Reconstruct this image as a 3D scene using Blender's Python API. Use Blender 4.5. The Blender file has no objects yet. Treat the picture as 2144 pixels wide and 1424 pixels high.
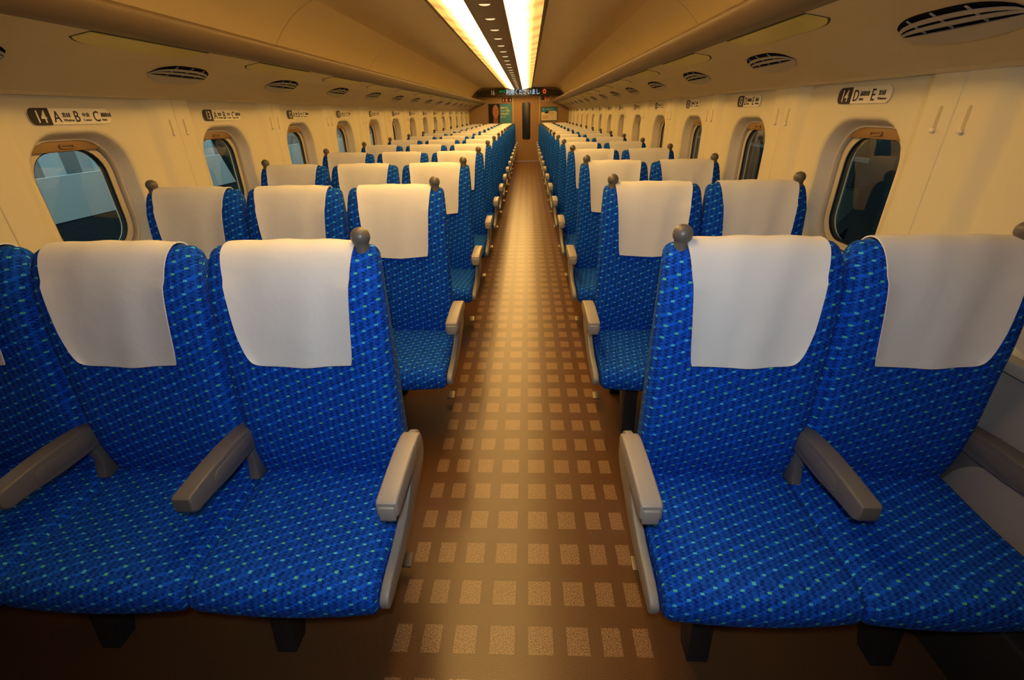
import bpy, bmesh, math
from math import sin, cos, pi, radians, sqrt
from mathutils import Vector, Matrix

S = bpy.context.scene
COL = S.collection
PITCH = 1.04
CXX = -0.26            # car centre line
ROW0 = 1.147           # y of the grab-handle line of the nearest row
YB, YE = -0.8, 16.22   # rear and far end of the cabin
NROW = 15
YS = .85               # where the light strips begin

ORD = ['first', 'second', 'third', 'fourth', 'fifth', 'sixth', 'seventh', 'eighth', 'ninth', 'tenth', 'eleventh', 'twelfth', 'thirteenth',
       'fourteenth', 'fifteenth', 'sixteenth', 'seventeenth', 'eighteenth', 'nineteenth', 'twentieth', 'twenty-first', 'twenty-second',
       'twenty-third', 'twenty-fourth', 'twenty-fifth', 'twenty-sixth', 'twenty-seventh', 'twenty-eighth', 'twenty-ninth', 'thirtieth']
NUM = ['zero', 'one', 'two', 'three', 'four', 'five', 'six', 'seven', 'eight', 'nine', 'ten', 'eleven', 'twelve', 'thirteen', 'fourteen', 'fifteen']


def lin(r, g, b):
    f = lambda v: (v / 255 / 12.92) if v / 255 <= .04045 else ((v / 255 + .055) / 1.055) ** 2.4
    return (f(r), f(g), f(b), 1)


# ------------------------------------------------------------------ materials
def mat(name, color, rough=.6, spec=.5, metal=0., **kw):
    m = bpy.data.materials.new(name); m.use_nodes = True
    b = m.node_tree.nodes['Principled BSDF']
    b.inputs['Base Color'].default_value = color
    b.inputs['Roughness'].default_value = rough
    b.inputs['Specular IOR Level'].default_value = spec
    b.inputs['Metallic'].default_value = metal
    for k, v in kw.items():
        b.inputs[k.replace('_', ' ')].default_value = v
    return m


class NT:
    """small helper to wire node trees"""
    def __init__(self, m):
        self.t = m.node_tree; self.b = self.t.nodes.get('Principled BSDF')

    def n(self, typ, **kw):
        x = self.t.nodes.new(typ)
        for k, v in kw.items():
            setattr(x, k, v)
        return x

    def l(self, a, b):
        self.t.links.new(a, b)

    def m(self, op, a, b=None, c=None, clamp=False):
        x = self.n('ShaderNodeMath', operation=op, use_clamp=clamp)
        for i, v in enumerate((a, b, c)):
            if v is None: continue
            if isinstance(v, (int, float)): x.inputs[i].default_value = v
            else: self.l(v, x.inputs[i])
        return x.outputs[0]

    def mix(self, f, a, b):
        x = self.n('ShaderNodeMix', data_type='RGBA')
        if isinstance(f, (int, float)): x.inputs[0].default_value = f
        else: self.l(f, x.inputs[0])
        for i, v in ((6, a), (7, b)):
            if isinstance(v, tuple): x.inputs[i].default_value = v
            else: self.l(v, x.inputs[i])
        return x.outputs[2]

    def noise(self, vec, scale, detail=2, rough=.5):
        x = self.n('ShaderNodeTexNoise')
        x.inputs['Scale'].default_value = scale; x.inputs['Detail'].default_value = detail; x.inputs['Roughness'].default_value = rough
        if vec is not None: self.l(vec, x.inputs['Vector'])
        return x.outputs['Fac']

    def bump(self, h, strength, dist):
        x = self.n('ShaderNodeBump')
        x.inputs['Strength'].default_value = strength; x.inputs['Distance'].default_value = dist
        self.l(h, x.inputs['Height']); self.l(x.outputs[0], self.b.inputs['Normal'])


def fabric_material():
    m = mat('seat_fabric', (0, 0, 0, 1), .9, .12)
    t = NT(m)
    uv = t.n('ShaderNodeUVMap'); uv.uv_map = 'UVMap'
    sp = t.n('ShaderNodeSeparateXYZ'); t.l(uv.outputs[0], sp.inputs[0])
    u, v = sp.outputs[0], sp.outputs[1]
    cu, cv = .0092, .0046
    # woven cells: columns cu wide, rows cv high, every other row shifted by half a cell
    row = t.m('FLOOR', t.m('DIVIDE', v, cv))
    sh = t.m('MULTIPLY', t.m('MODULO', t.m('ABSOLUTE', row), 2), .5)
    cell = t.m('FLOOR', t.m('ADD', t.m('DIVIDE', u, cu), sh))
    par = t.m('MODULO', t.m('ABSOLUTE', t.m('ADD', cell, row)), 2)
    wn = t.n('ShaderNodeTexWhiteNoise', noise_dimensions='2D')
    cmb = t.n('ShaderNodeCombineXYZ'); t.l(cell, cmb.inputs[0]); t.l(row, cmb.inputs[1]); t.l(cmb.outputs[0], wn.inputs['Vector'])
    bri = t.m('ADD', t.m('MULTIPLY', par, .55), t.m('MULTIPLY', wn.outputs[0], .45))
    base = t.mix(bri, lin(8, 42, 124), lin(20, 88, 204))
    # diagonal lines, stepped by the cells
    uq = t.m('MULTIPLY', t.m('FLOOR', t.m('DIVIDE', u, cu)), cu)
    vq = t.m('MULTIPLY', row, cv)
    w = t.m('DIVIDE', t.m('SUBTRACT', vq, t.m('MULTIPLY', uq, .44)), .031)
    k = t.m('ROUND', w)
    online = t.m('LESS_THAN', t.m('ABSOLUTE', t.m('SUBTRACT', w, k)), .085)
    col = t.mix(t.m('MULTIPLY', online, .85), base, lin(20, 98, 232))
    # coloured squares sitting on the lines
    du = .0332
    ph = t.m('SUBTRACT', t.m('DIVIDE', u, du), t.m('MULTIPLY', k, .16))
    n = t.m('ROUND', ph)
    uc = t.m('MULTIPLY', t.m('ADD', n, t.m('MULTIPLY', k, .16)), du)
    vc = t.m('ADD', t.m('MULTIPLY', k, .031), t.m('MULTIPLY', uc, .44))
    din = t.m('LESS_THAN', t.m('ABSOLUTE', t.m('SUBTRACT', u, uc)), .0046)
    dvv = t.m('LESS_THAN', t.m('ABSOLUTE', t.m('SUBTRACT', v, vc)), .0027)
    dot = t.m('MULTIPLY', din, dvv)
    pair = t.m('FLOORED_MODULO', t.m('FLOOR', t.m('DIVIDE', t.m('ADD', k, .5), 2)), 2)
    dcol = t.mix(pair, lin(78, 186, 214), lin(86, 188, 156))
    col = t.mix(dot, col, dcol)
    t.l(col, t.b.inputs['Base Color'])
    t.b.inputs['Sheen Weight'].default_value = .02
    t.b.inputs['Sheen Roughness'].default_value = .4
    t.b.inputs['Sheen Tint'].default_value = (.5, .7, 1, 1)
    t.bump(bri, .25, .0008)
    return m


def floor_material():
    m = mat('carpet_tiles', (0, 0, 0, 1), .36, .5)
    t = NT(m)
    g = t.n('ShaderNodeNewGeometry')
    sp = t.n('ShaderNodeSeparateXYZ'); t.l(g.outputs['Position'], sp.inputs[0])
    x, y = sp.outputs[0], sp.outputs[1]
    ax = t.m('ABSOLUTE', t.m('SUBTRACT', x, .004))
    tot = None
    for c, h in ((.0585, .038), (.1725, .0335), (.2755, .0285), (.3675, .0245)):
        s = t.m('LESS_THAN', t.m('ABSOLUTE', t.m('SUBTRACT', ax, c)), h)
        tot = s if tot is None else t.m('ADD', tot, s)
    fy = t.m('FRACT', t.m('DIVIDE', t.m('SUBTRACT', y, .795), .1535))
    iy = t.m('LESS_THAN', fy, .55)
    sq = t.m('MULTIPLY', tot, iy)
    sp1 = t.noise(g.outputs['Position'], 260, 2, .6)
    sp2 = t.noise(g.outputs['Position'], 420, 1)
    spk = t.n('ShaderNodeMapRange'); spk.inputs[1].default_value = .40; spk.inputs[2].default_value = .60; t.l(sp1, spk.inputs[0])
    light = t.mix(spk.outputs[0], lin(92, 66, 42), lin(158, 122, 86))
    spk2 = t.n('ShaderNodeMapRange'); spk2.inputs[1].default_value = .35; spk2.inputs[2].default_value = .65; t.l(sp2, spk2.inputs[0])
    dark = t.mix(spk2.outputs[0], lin(70, 46, 27), lin(112, 76, 45))
    t.l(t.mix(sq, dark, light), t.b.inputs['Base Color'])
    big = t.noise(g.outputs['Position'], 6, 2, .5)
    rr = t.n('ShaderNodeMapRange'); rr.inputs[3].default_value = .27; rr.inputs[4].default_value = .31; t.l(big, rr.inputs[0])
    t.l(rr.outputs[0], t.b.inputs['Roughness'])
    t.bump(sp1, .12, .001)
    return m


def light_material():
    m = bpy.data.materials.new('strip_diffuser'); m.use_nodes = True
    t = NT(m)
    g = t.n('ShaderNodeNewGeometry')
    uv = t.n('ShaderNodeUVMap'); uv.uv_map = 'UVMap'
    sp = t.n('ShaderNodeSeparateXYZ'); t.l(uv.outputs[0], sp.inputs[0])
    a = sp.outputs[0]                      # 0 at the inner edge .. 1 at the outer edge
    y = sp.outputs[1]
    # tubes behind the cover sit end to end near the inner edge
    fall = t.n('ShaderNodeMapRange'); fall.interpolation_type = 'SMOOTHSTEP'
    fall.inputs[1].default_value = .12; fall.inputs[2].default_value = .80; fall.inputs[3].default_value = 1.; fall.inputs[4].default_value = .075
    t.l(a, fall.inputs[0])
    seg = t.m('FRACT', t.m('DIVIDE', t.m('ADD', y, t.m('MULTIPLY', a, .18)), .52))
    gap = t.n('ShaderNodeMapRange'); gap.interpolation_type = 'SMOOTHSTEP'
    gap.inputs[1].default_value = .0; gap.inputs[2].default_value = .36; gap.inputs[3].default_value = 1.; gap.inputs[4].default_value = 0.
    t.l(t.m('MINIMUM', seg, t.m('SUBTRACT', 1., seg)), gap.inputs[0])
    dim = t.m('SUBTRACT', 1., t.m('MULTIPLY', t.m('MULTIPLY', gap.outputs[0], a), .40))
    st = t.m('MULTIPLY', t.m('MULTIPLY', fall.outputs[0], dim), LIGHT)
    e = t.n('ShaderNodeEmission')
    t.l(t.mix(t.m('POWER', a, 1.2), (1., .60, .18, 1), (1., .50, .10, 1)), e.inputs[0]); t.l(st, e.inputs[1])
    o = t.t.nodes['Material Output']; t.l(e.outputs[0], o.inputs['Surface'])
    return m


def emit(name, color, s):
    m = bpy.data.materials.new(name); m.use_nodes = True
    t = NT(m); e = t.n('ShaderNodeEmission'); e.inputs[0].default_value = color; e.inputs[1].default_value = s
    t.l(e.outputs[0], t.t.nodes['Material Output'].inputs['Surface'])
    return m


def glass_material():
    m = bpy.data.materials.new('window_glass'); m.use_nodes = True
    t = NT(m)
    tr = t.n('ShaderNodeBsdfTransparent'); tr.inputs[0].default_value = (.90, .95, .94, 1)
    gl = t.n('ShaderNodeBsdfGlossy'); gl.inputs['Roughness'].default_value = .02; gl.inputs[0].default_value = (1, 1, 1, 1)
    fr = t.n('ShaderNodeFresnel'); fr.inputs[0].default_value = 1.5
    ge = t.n('ShaderNodeNewGeometry')
    mx = t.n('ShaderNodeMixShader'); t.l(t.m('MULTIPLY', fr.outputs[0], t.m('SUBTRACT', 1., ge.outputs['Backfacing'])), mx.inputs[0]); t.l(tr.outputs[0], mx.inputs[1]); t.l(gl.outputs[0], mx.inputs[2])
    t.l(mx.outputs[0], t.t.nodes['Material Output'].inputs['Surface'])
    return m


def wall_panel_material(name, color, rough, scale, strength):
    m = mat(name, color, rough, .4)
    t = NT(m); g = t.n('ShaderNodeNewGeometry')
    t.bump(t.noise(g.outputs['Position'], scale, 2), strength, .001)
    return m


def ceiling_material():
    m = mat('ceiling_panel', (0, 0, 0, 1), .45, .4)
    t = NT(m); g = t.n('ShaderNodeNewGeometry')
    sp = t.n('ShaderNodeSeparateXYZ'); t.l(g.outputs['Position'], sp.inputs[0])
    f = t.m('FRACT', t.m('DIVIDE', t.m('SUBTRACT', sp.outputs[1], .6), 2.08))
    j = t.m('LESS_THAN', t.m('ABSOLUTE', t.m('SUBTRACT', f, .5)), .0012)      # panel joints
    t.l(t.mix(j, CREAM, lin(90, 80, 64)), t.b.inputs['Base Color'])
    return m


LIGHT = 19.
CREAM = lin(244, 219, 162)
FAB = fabric_material()
CLOTH = mat('white_cloth', lin(226, 224, 222), .8, .2)
_t = NT(CLOTH); _g = _t.n('ShaderNodeTexCoord'); _t.bump(_t.noise(_g.outputs['Object'], 14, 3, .55), .22, .012)
PLAS = mat('grey_plastic', lin(150, 143, 135), .42, .5)
PLASD = mat('dark_grey_plastic', lin(104, 99, 94), .45, .5)
KNOB = mat('grab_plastic', lin(100, 93, 85), .38, .5)
PANEL = mat('side_panel_plastic', lin(136, 132, 126), .4, .5)
DARK = mat('black_metal', lin(38, 38, 40), .5, .4)
STEEL = mat('steel', lin(128, 120, 108), .4, .5, .8)
FLOOR = floor_material()
WALLM = wall_panel_material('wall_panel', lin(228, 216, 180), .5, 300, .05)
GREYW = wall_panel_material('grey_wall_carpet', lin(158, 154, 152), .9, 500, .4)
REVEAL = mat('reveal_plastic', lin(206, 194, 172), .45, .5)
FRAMEM = mat('frame_plastic', lin(214, 198, 162), .45, .5)
GASKET = mat('rubber_gasket', lin(20, 20, 20), .6, .3)
BLIND = mat('blind_bar', lin(146, 112, 64), .5, .4)
GLASS = glass_material()
CEIL = ceiling_material()
CENTRE = mat('centre_panel', lin(150, 130, 102), .5, .4)
RACK = mat('rack_panel', lin(212, 190, 142), .5, .4)
LIPM = mat('rack_lip', lin(118, 96, 66), .5, .3)
VENTM = mat('vent_plastic', lin(186, 174, 148), .5, .4)
BLACKV = mat('vent_recess', lin(16, 15, 14), .9, .1)
LENS = mat('lamp_lens', lin(206, 186, 84), .35, .5)
ENDW = mat('end_wall_panel', lin(166, 134, 94), .5, .4)
DOORM = mat('door_panel', lin(160, 124, 84), .45, .4)
BOARD = mat('display_housing', lin(64, 54, 42), .4, .4)
INK = mat('dark_ink', lin(52, 44, 42), .6, .3)
PLATE = mat('sign_plate', lin(240, 230, 204), .5, .4)
CREAMT = mat('sign_cream', lin(240, 228, 200), .5, .4)
STRIP = light_material()
LAMP = emit('downlight_glow', (1., .72, .36, 1), 1.15)
SCR_W = emit('screen_white', lin(176, 214, 235), 1.05)
SCR_G = emit('screen_green', lin(10, 120, 40), .8)
SCR_O = emit('screen_orange', lin(225, 90, 40), .9)
NUMC = emit('number_backlit', lin(190, 150, 100), .7)


# ------------------------------------------------------------------ mesh helpers
def me(name, verts, faces, m, uvs=None, smooth=None, mats=None, fmat=None):
    d = bpy.data.meshes.new(name)
    d.from_pydata([tuple(v) for v in verts], [], [tuple(f) for f in faces])
    for x in (mats or [m]):
        d.materials.append(x)
    if fmat:
        d.polygons.foreach_set('material_index', fmat)
    if uvs:
        lay = d.uv_layers.new(name='UVMap')
        for p in d.polygons:
            for li, vi in zip(p.loop_indices, p.vertices):
                c = uvs[p.index][list(p.vertices).index(vi)] if isinstance(uvs, list) else uvs(p, vi)
                lay.data[li].uv = c
    bm = bmesh.new(); bm.from_mesh(d); bmesh.ops.recalc_face_normals(bm, faces=bm.faces[:]) if smooth != 'keep' else None
    bm.to_mesh(d); bm.free()
    if smooth is not None and smooth != 'keep':
        d.polygons.foreach_set('use_smooth', [True] * len(d.polygons))
        d.set_sharp_from_angle(angle=radians(smooth))
    return d


def link(name, mesh, parent=None, loc=(0, 0, 0), rot=(0, 0, 0)):
    o = bpy.data.objects.new(name, mesh); COL.objects.link(o)
    o.parent = parent; o.location = loc; o.rotation_euler = rot
    return o


def tag(o, label=None, cat=None, group=None, kind=None):
    if label: o['label'] = label
    if cat: o['category'] = cat
    if group: o['group'] = group
    if kind: o['kind'] = kind
    return o


def thing(name, label, cat, loc=(0, 0, 0), group=None, rot=(0, 0, 0)):
    o = link(name, None, None, loc, rot); o.empty_display_size = .1
    return tag(o, label, cat, group)


def copy_tree(o, parent=None):
    c = o.copy(); COL.objects.link(c); c.parent = parent
    for ch in list(o.children):
        copy_tree(ch, c)
    return c


def box_mesh(name, lo, hi, m, bevel=0., seg=2):
    bm = bmesh.new()
    bmesh.ops.create_cube(bm, size=1)
    s = [h - l for l, h in zip(lo, hi)]; c = [(h + l) / 2 for l, h in zip(lo, hi)]
    for v in bm.verts:
        v.co = Vector([v.co[i] * s[i] + c[i] for i in range(3)])
    if bevel:
        bmesh.ops.bevel(bm, geom=bm.edges[:], offset=min(bevel, min(s) * .45), segments=seg, profile=.5, affect='EDGES')
    d = bpy.data.meshes.new(name); bm.to_mesh(d); bm.free(); d.materials.append(m)
    if bevel:
        d.polygons.foreach_set('use_smooth', [True] * len(d.polygons)); d.set_sharp_from_angle(angle=radians(50))
    return d


def prism_mesh(name, poly, lo, hi, axis, m, bevel=0., seg=2, smooth=40):
    """extrude polygon; axis 'x': poly in (y,z); 'y': poly in (x,z); 'z': poly in (x,y)"""
    P = {'x': lambda a, b, t: (t, a, b), 'y': lambda a, b, t: (a, t, b), 'z': lambda a, b, t: (a, b, t)}[axis]
    n = len(poly)
    bm = bmesh.new()
    A = [bm.verts.new(P(a, b, lo)) for a, b in poly]; B = [bm.verts.new(P(a, b, hi)) for a, b in poly]
    bm.faces.new(A[::-1]); bm.faces.new(B)
    for i in range(n):
        bm.faces.new((A[i], A[(i + 1) % n], B[(i + 1) % n], B[i]))
    bmesh.ops.recalc_face_normals(bm, faces=bm.faces[:])
    if bevel:
        ed = [e for e in bm.edges if any(len(f.verts) == n and n > 4 or f in bm.faces and len(f.verts) == n for f in e.link_faces)]
        caps = [f for f in bm.faces if abs(f.normal['xyz'.index(axis)]) > .9]
        ed = list({e for f in caps for e in f.edges})
        bmesh.ops.bevel(bm, geom=ed, offset=bevel, segments=seg, profile=.5, affect='EDGES')
    d = bpy.data.meshes.new(name); bm.to_mesh(d); bm.free(); d.materials.append(m)
    d.polygons.foreach_set('use_smooth', [True] * len(d.polygons)); d.set_sharp_from_angle(angle=radians(smooth))
    return d


def lathe_mesh(name, prof, m, n=24, center=(0, 0, 0)):
    V, F = [], []
    for r, z in prof:
        for i in range(n):
            a = 2 * pi * i / n
            V.append((center[0] + r * cos(a), center[1] + r * sin(a), center[2] + z))
    for j in range(len(prof) - 1):
        for i in range(n):
            F.append((j * n + i, j * n + (i + 1) % n, (j + 1) * n + (i + 1) % n, (j + 1) * n + i))
    F.append(tuple(range(n))[::-1]); F.append(tuple((len(prof) - 1) * n + i for i in range(n)))
    return me(name, V, F, m, smooth=40)


def catmull(pts, k=4, closed=False):
    out = []; n = len(pts)
    for i in range(n if closed else n - 1):
        p0 = pts[(i - 1) % n] if closed or i > 0 else pts[0]
        p1 = pts[i]; p2 = pts[(i + 1) % n]
        p3 = pts[(i + 2) % n] if closed or i + 2 < n else pts[-1]
        for j in range(k):
            t = j / k
            out.append(tuple(.5 * ((2 * b) + (-a + c) * t + (2 * a - 5 * b + 4 * c - d) * t * t + (-a + 3 * b - 3 * c + d) * t ** 3)
                             for a, b, c, d in zip(p0, p1, p2, p3)))
    if not closed: out.append(tuple(pts[-1]))
    return out


def normals2(poly):
    """inward unit normals of a closed polygon (y,z)"""
    n = len(poly)
    ar = sum(poly[i][0] * poly[(i + 1) % n][1] - poly[(i + 1) % n][0] * poly[i][1] for i in range(n))
    s = 1 if ar > 0 else -1
    out = []
    for i in range(n):
        a = poly[i - 1]; b = poly[(i + 1) % n]
        t = Vector((b[0] - a[0], b[1] - a[1]))
        t.normalize()
        out.append((-t.y * s, t.x * s))
    return out


def loft(name, prof, w, r, m, mid=None, nmid=8, voff=0., taper=0., vsign=1):
    """closed (y,z) profile swept across width w with rounded side edges of radius r; mid(s,y,z) adds detail. UVs follow the cloth."""
    N = normals2(prof); n = len(prof)
    xs = []
    for t in (0, 22.5, 45, 67.5, 90):
        a = radians(t); xs.append((-w / 2 + r * (1 - cos(a)), r * (1 - sin(a))))
    for i in range(1, nmid):
        xs.append((-w / 2 + r + (w - 2 * r) * i / nmid, 0))
    for t in (90, 67.5, 45, 22.5, 0):
        a = radians(t); xs.append((w / 2 - r * (1 - cos(a)), r * (1 - sin(a))))
    V, U = [], []
    us = [0]
    for i in range(1, len(xs)):
        us.append(us[-1] + sqrt((xs[i][0] - xs[i - 1][0]) ** 2 + (xs[i][1] - xs[i - 1][1]) ** 2))
    vs = [voff]
    for i in range(n):
        a, b = prof[i], prof[(i + 1) % n]
        vs.append(vs[-1] + sqrt((a[0] - b[0]) ** 2 + (a[1] - b[1]) ** 2))
    for (x, ins), u in zip(xs, us):
        for i, (y, z) in enumerate(prof):
            y2, z2 = y + N[i][0] * ins, z + N[i][1] * ins
            if mid: y2, z2 = mid(x / (w / 2), y2, z2)
            V.append((x * (1 - taper * max(0, y2 + .03) / .13), y2, z2))
    F, UV = [], []
    for j in range(len(xs) - 1):
        for i in range(n):
            i2 = (i + 1) % n
            F.append((j * n + i, j * n + i2, (j + 1) * n + i2, (j + 1) * n + i))
            UV.append([(us[j], vsign * vs[i]), (us[j], vsign * vs[i + 1]), (us[j + 1], vsign * vs[i + 1]), (us[j + 1], vsign * vs[i])])
    for j in (0, len(xs) - 1):
        f = list(range(j * n, j * n + n))
        cy = sum(V[q][1] for q in f) / n; cz = sum(V[q][2] for q in f) / n
        V.append((sum(V[q][0] for q in f) / n, cy, cz)); c = len(V) - 1
        for i in range(n):
            q = (f[i], f[(i + 1) % n], c)
            F.append(q); UV.append([(V[k][1], V[k][2]) for k in q])
    return me(name, V, F, m, uvs=UV, smooth=50)


FONTCACHE = {}


def text_mesh(s, size, m, sx=1., align='LEFT', bold=0.):
    key = (s, size, m.name, sx, align, bold)
    if key in FONTCACHE: return FONTCACHE[key]
    c = bpy.data.curves.new('txt', 'FONT'); c.body = s; c.size = size; c.align_x = align; c.align_y = 'BOTTOM_BASELINE'
    c.extrude = .0005; c.offset = bold; c.resolution_u = 3; c.space_line = 1.0
    o = bpy.data.objects.new('txt', c); COL.objects.link(o)
    dg = bpy.context.evaluated_depsgraph_get()
    d = bpy.data.meshes.new_from_object(o.evaluated_get(dg))
    bpy.data.objects.remove(o); bpy.data.curves.remove(c)
    for v in d.vertices: v.co.x *= sx
    d.materials.clear(); d.materials.append(m); d.name = 'lettering'
    FONTCACHE[key] = d
    return d


def join_meshes(name, items, m):
    """items: (mesh, (dx,dy))"""
    bm = bmesh.new()
    for d, (dx, dy) in items:
        t = d.copy()
        for v in t.vertices: v.co.x += dx; v.co.y += dy
        bm.from_mesh(t); bpy.data.meshes.remove(t)
    r = bpy.data.meshes.new(name); bm.to_mesh(r); bm.free(); r.materials.append(m)
    for p in r.polygons: p.material_index = 0
    return r


def rrect(cx, cy, hw, hh, r, k=7):
    out = []
    for (sx, sy, a0) in ((1, 1, 0), (-1, 1, 90), (-1, -1, 180), (1, -1, 270)):
        for i in range(k + 1):
            a = radians(a0 + 90 * i / k)
            out.append((cx + sx * (hw - r) + r * cos(a), cy + sy * (hh - r) + r * sin(a)))
    return out


# ------------------------------------------------------------------ camera
f_px = 953.0
pitch, yaw, roll = radians(26.4992), radians(2.21356), radians(1.0174)
fw = Vector((-sin(yaw) * cos(pitch), cos(yaw) * cos(pitch), -sin(pitch)))
rt = Vector((cos(yaw), sin(yaw), 0)); dn = fw.cross(rt)
r2 = rt * cos(roll) + dn * sin(roll); d2 = -rt * sin(roll) + dn * cos(roll)
cam = bpy.data.cameras.new('camera'); co = bpy.data.objects.new('camera', cam); COL.objects.link(co)
cam.sensor_width = 36; cam.lens = 36 * f_px / 2144; cam.clip_start = .05; cam.clip_end = 200
R3 = Matrix((r2, -d2, -fw)).transposed()
co.matrix_world = Matrix.Translation((.02396, 0, 1.445)) @ R3.to_4x4()
S.camera = co

# ------------------------------------------------------------------ setting: floor, ends, walls, ceiling
CX = CXX
tag(link('floor', box_mesh('floor', (CX - 1.75, YB - .1, -.06), (CX + 1.75, YE + .1, 0), FLOOR)),
    'brown carpet floor with rows of paler squares along the aisle', 'floor', kind='structure')
tag(link('wall_back', box_mesh('wall_back', (CX - 1.75, YB - .1, 0), (CX + 1.75, YB, 2.3), ENDW)), 'plain partition behind the camera', 'wall', kind='structure')

# far end wall with a door opening
V = []; F = []
def quad_xz(x0, x1, z0, z1):
    b = len(V); V.extend([(x0, YE, z0), (x1, YE, z0), (x1, YE, z1), (x0, YE, z1), (x0, YE + .1, z0), (x1, YE + .1, z0), (x1, YE + .1, z1), (x0, YE + .1, z1)])
    F.extend([(b, b + 1, b + 2, b + 3), (b + 4, b + 7, b + 6, b + 5), (b, b + 3, b + 7, b + 4), (b + 1, b + 5, b + 6, b + 2), (b + 3, b + 2, b + 6, b + 7), (b, b + 4, b + 5, b + 1)])
quad_xz(CX - 1.75, -.43, 0, 2.3); quad_xz(.40, CX + 1.75, 0, 2.3); quad_xz(-.43, .40, 1.90, 2.3)
tag(link('wall_end', me('wall_end', V, F, ENDW)), 'tan end wall of the carriage around the sliding door', 'wall', kind='structure')
door = tag(link('door_1', None, None, (-.015, YE, 0)), 'tan sliding door with a tall narrow dark window at the aisle end', 'door', kind='structure')
link('door_panel', box_mesh('door_panel', (-.415, .03, .004), (.415, .07, 1.90), DOORM), door)
pw = prism_mesh('door_window', rrect(-.005, 1.21, .127, .54, .06), .012, .04, 'y', mat('door_glass', lin(24, 27, 42), .32, .5), .004); link('pane', pw, door)
link('door_frame', prism_mesh('door_frame', [(-.44, 0), (-.415, 0), (-.415, 1.885), (.40, 1.885), (.40, 0), (.43, 0), (.43, 1.915), (-.44, 1.915)], -.012, .028, 'y', mat('door_jamb', lin(206, 176, 120), .4, .5)), door)


def build_wall(sg):
    c = CX
    V, F, M = [], [], []
    D0, DB = 1.616, 1.589
    X = lambda d: c + sg * d
    def add(pts, m=0):
        b = len(V); V.extend(pts); F.append(tuple(range(b, b + len(pts)))); M.append(m)
    Z0, ZS, Z1 = 0, .80, 1.86
    prof = [(-.185, D0), (-.172, D0 - .002), (-.16, D0 - .007), (-.135, DB + .006), (-.122, DB + .0015), (-.108, DB), (-.003, DB), (0, DB + .006), (.003, DB), (.108, DB), (.122, DB + .0015), (.135, DB + .006), (.16, D0 - .007), (.172, D0 - .002), (.185, D0)]
    seams = [1.60 + PITCH * k for k in range(-3, 15)]
    for s in seams:
        for (a, da), (b, db) in zip(prof[:-1], prof[1:]):
            add([(X(da), s + a, ZS), (X(db), s + b, ZS), (X(db), s + b, Z1), (X(da), s + a, Z1)])
            add([(X(D0 - .02), s + a, Z0), (X(D0 - .02), s + b, Z0), (X(D0 - .02), s + b, ZS), (X(D0 - .02), s + a, ZS)], 1)
    for k, s in enumerate(seams[:-1]):
        y0, y1 = s + .185, s + PITCH - .185
        add([(X(D0 - .02), y0, Z0), (X(D0 - .02), y1, Z0), (X(D0 - .02), y1, ZS), (X(D0 - .02), y0, ZS)], 1)
        add([(X(D0 - .02), y0, ZS), (X(D0 - .02), y1, ZS), (X(D0), y1, ZS), (X(D0), y0, ZS)], 1)
        cy, cz = s + .44, 1.115
        if s + .44 < .5 or s > 15.5:
            add([(X(D0), y0, ZS), (X(D0), y1, ZS), (X(D0), y1, Z1), (X(D0), y0, Z1)]); continue
        hw, hh, r = .255, .295, .175
        loop = rrect(cy, cz, hw, hh, r)
        n = len(loop)
        out = []
        for (y, z) in loop:
            dy, dz = y - cy, z - cz
            t = 1e9
            if dy > 1e-9: t = min(t, (y1 - cy) / dy)
            if dy < -1e-9: t = min(t, (y0 - cy) / dy)
            if dz > 1e-9: t = min(t, (Z1 - cz) / dz)
            if dz < -1e-9: t = min(t, (ZS - cz) / dz)
            out.append([cy + dy * t, cz + dz * t])
        for q in ((y0, ZS), (y1, ZS), (y0, Z1), (y1, Z1)):
            j = min(range(n), key=lambda i: (out[i][0] - q[0]) ** 2 + (out[i][1] - q[1]) ** 2); out[j] = list(q)
        rings = [[(X(D0), y, z) for y, z in out]]
        for ins, dep in ((-.004, 0), (.003, .002), (.010, .008), (.020, .026), (.031, .056), (.034, .060), (.038, .058), (.041, .061), (.041, .110)):
            rings.append([(X(D0 + dep), y, z) for y, z in rrect(cy, cz, hw - ins, hh - ins, r - ins * .8)])
        b = len(V)
        for R in rings: V.extend(R)
        for j in range(len(rings) - 1):
            for i in range(n):
                F.append((b + j * n + i, b + j * n + (i + 1) % n, b + (j + 1) * n + (i + 1) % n, b + (j + 1) * n + i)); M.append(0 if j < 3 else 2)
    d = bpy.data.meshes.new('wall'); d.from_pydata(V, [], F)
    for m in (WALLM, GREYW, REVEAL): d.materials.append(m)
    d.polygons.foreach_set('material_index', M)
    bm = bmesh.new(); bm.from_mesh(d); bmesh.ops.remove_doubles(bm, verts=bm.verts[:], dist=.0002)
    bmesh.ops.recalc_face_normals(bm, faces=bm.faces[:]); bm.to_mesh(d); bm.free()
    d.polygons.foreach_set('use_smooth', [True] * len(d.polygons)); d.set_sharp_from_angle(angle=radians(35))
    nm = 'wall_left' if sg < 0 else 'wall_right'
    tag(link(nm, d), f'cream {"left" if sg < 0 else "right"} side wall with a row of rounded windows', 'wall', kind='structure')


build_wall(-1); build_wall(1)


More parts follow.
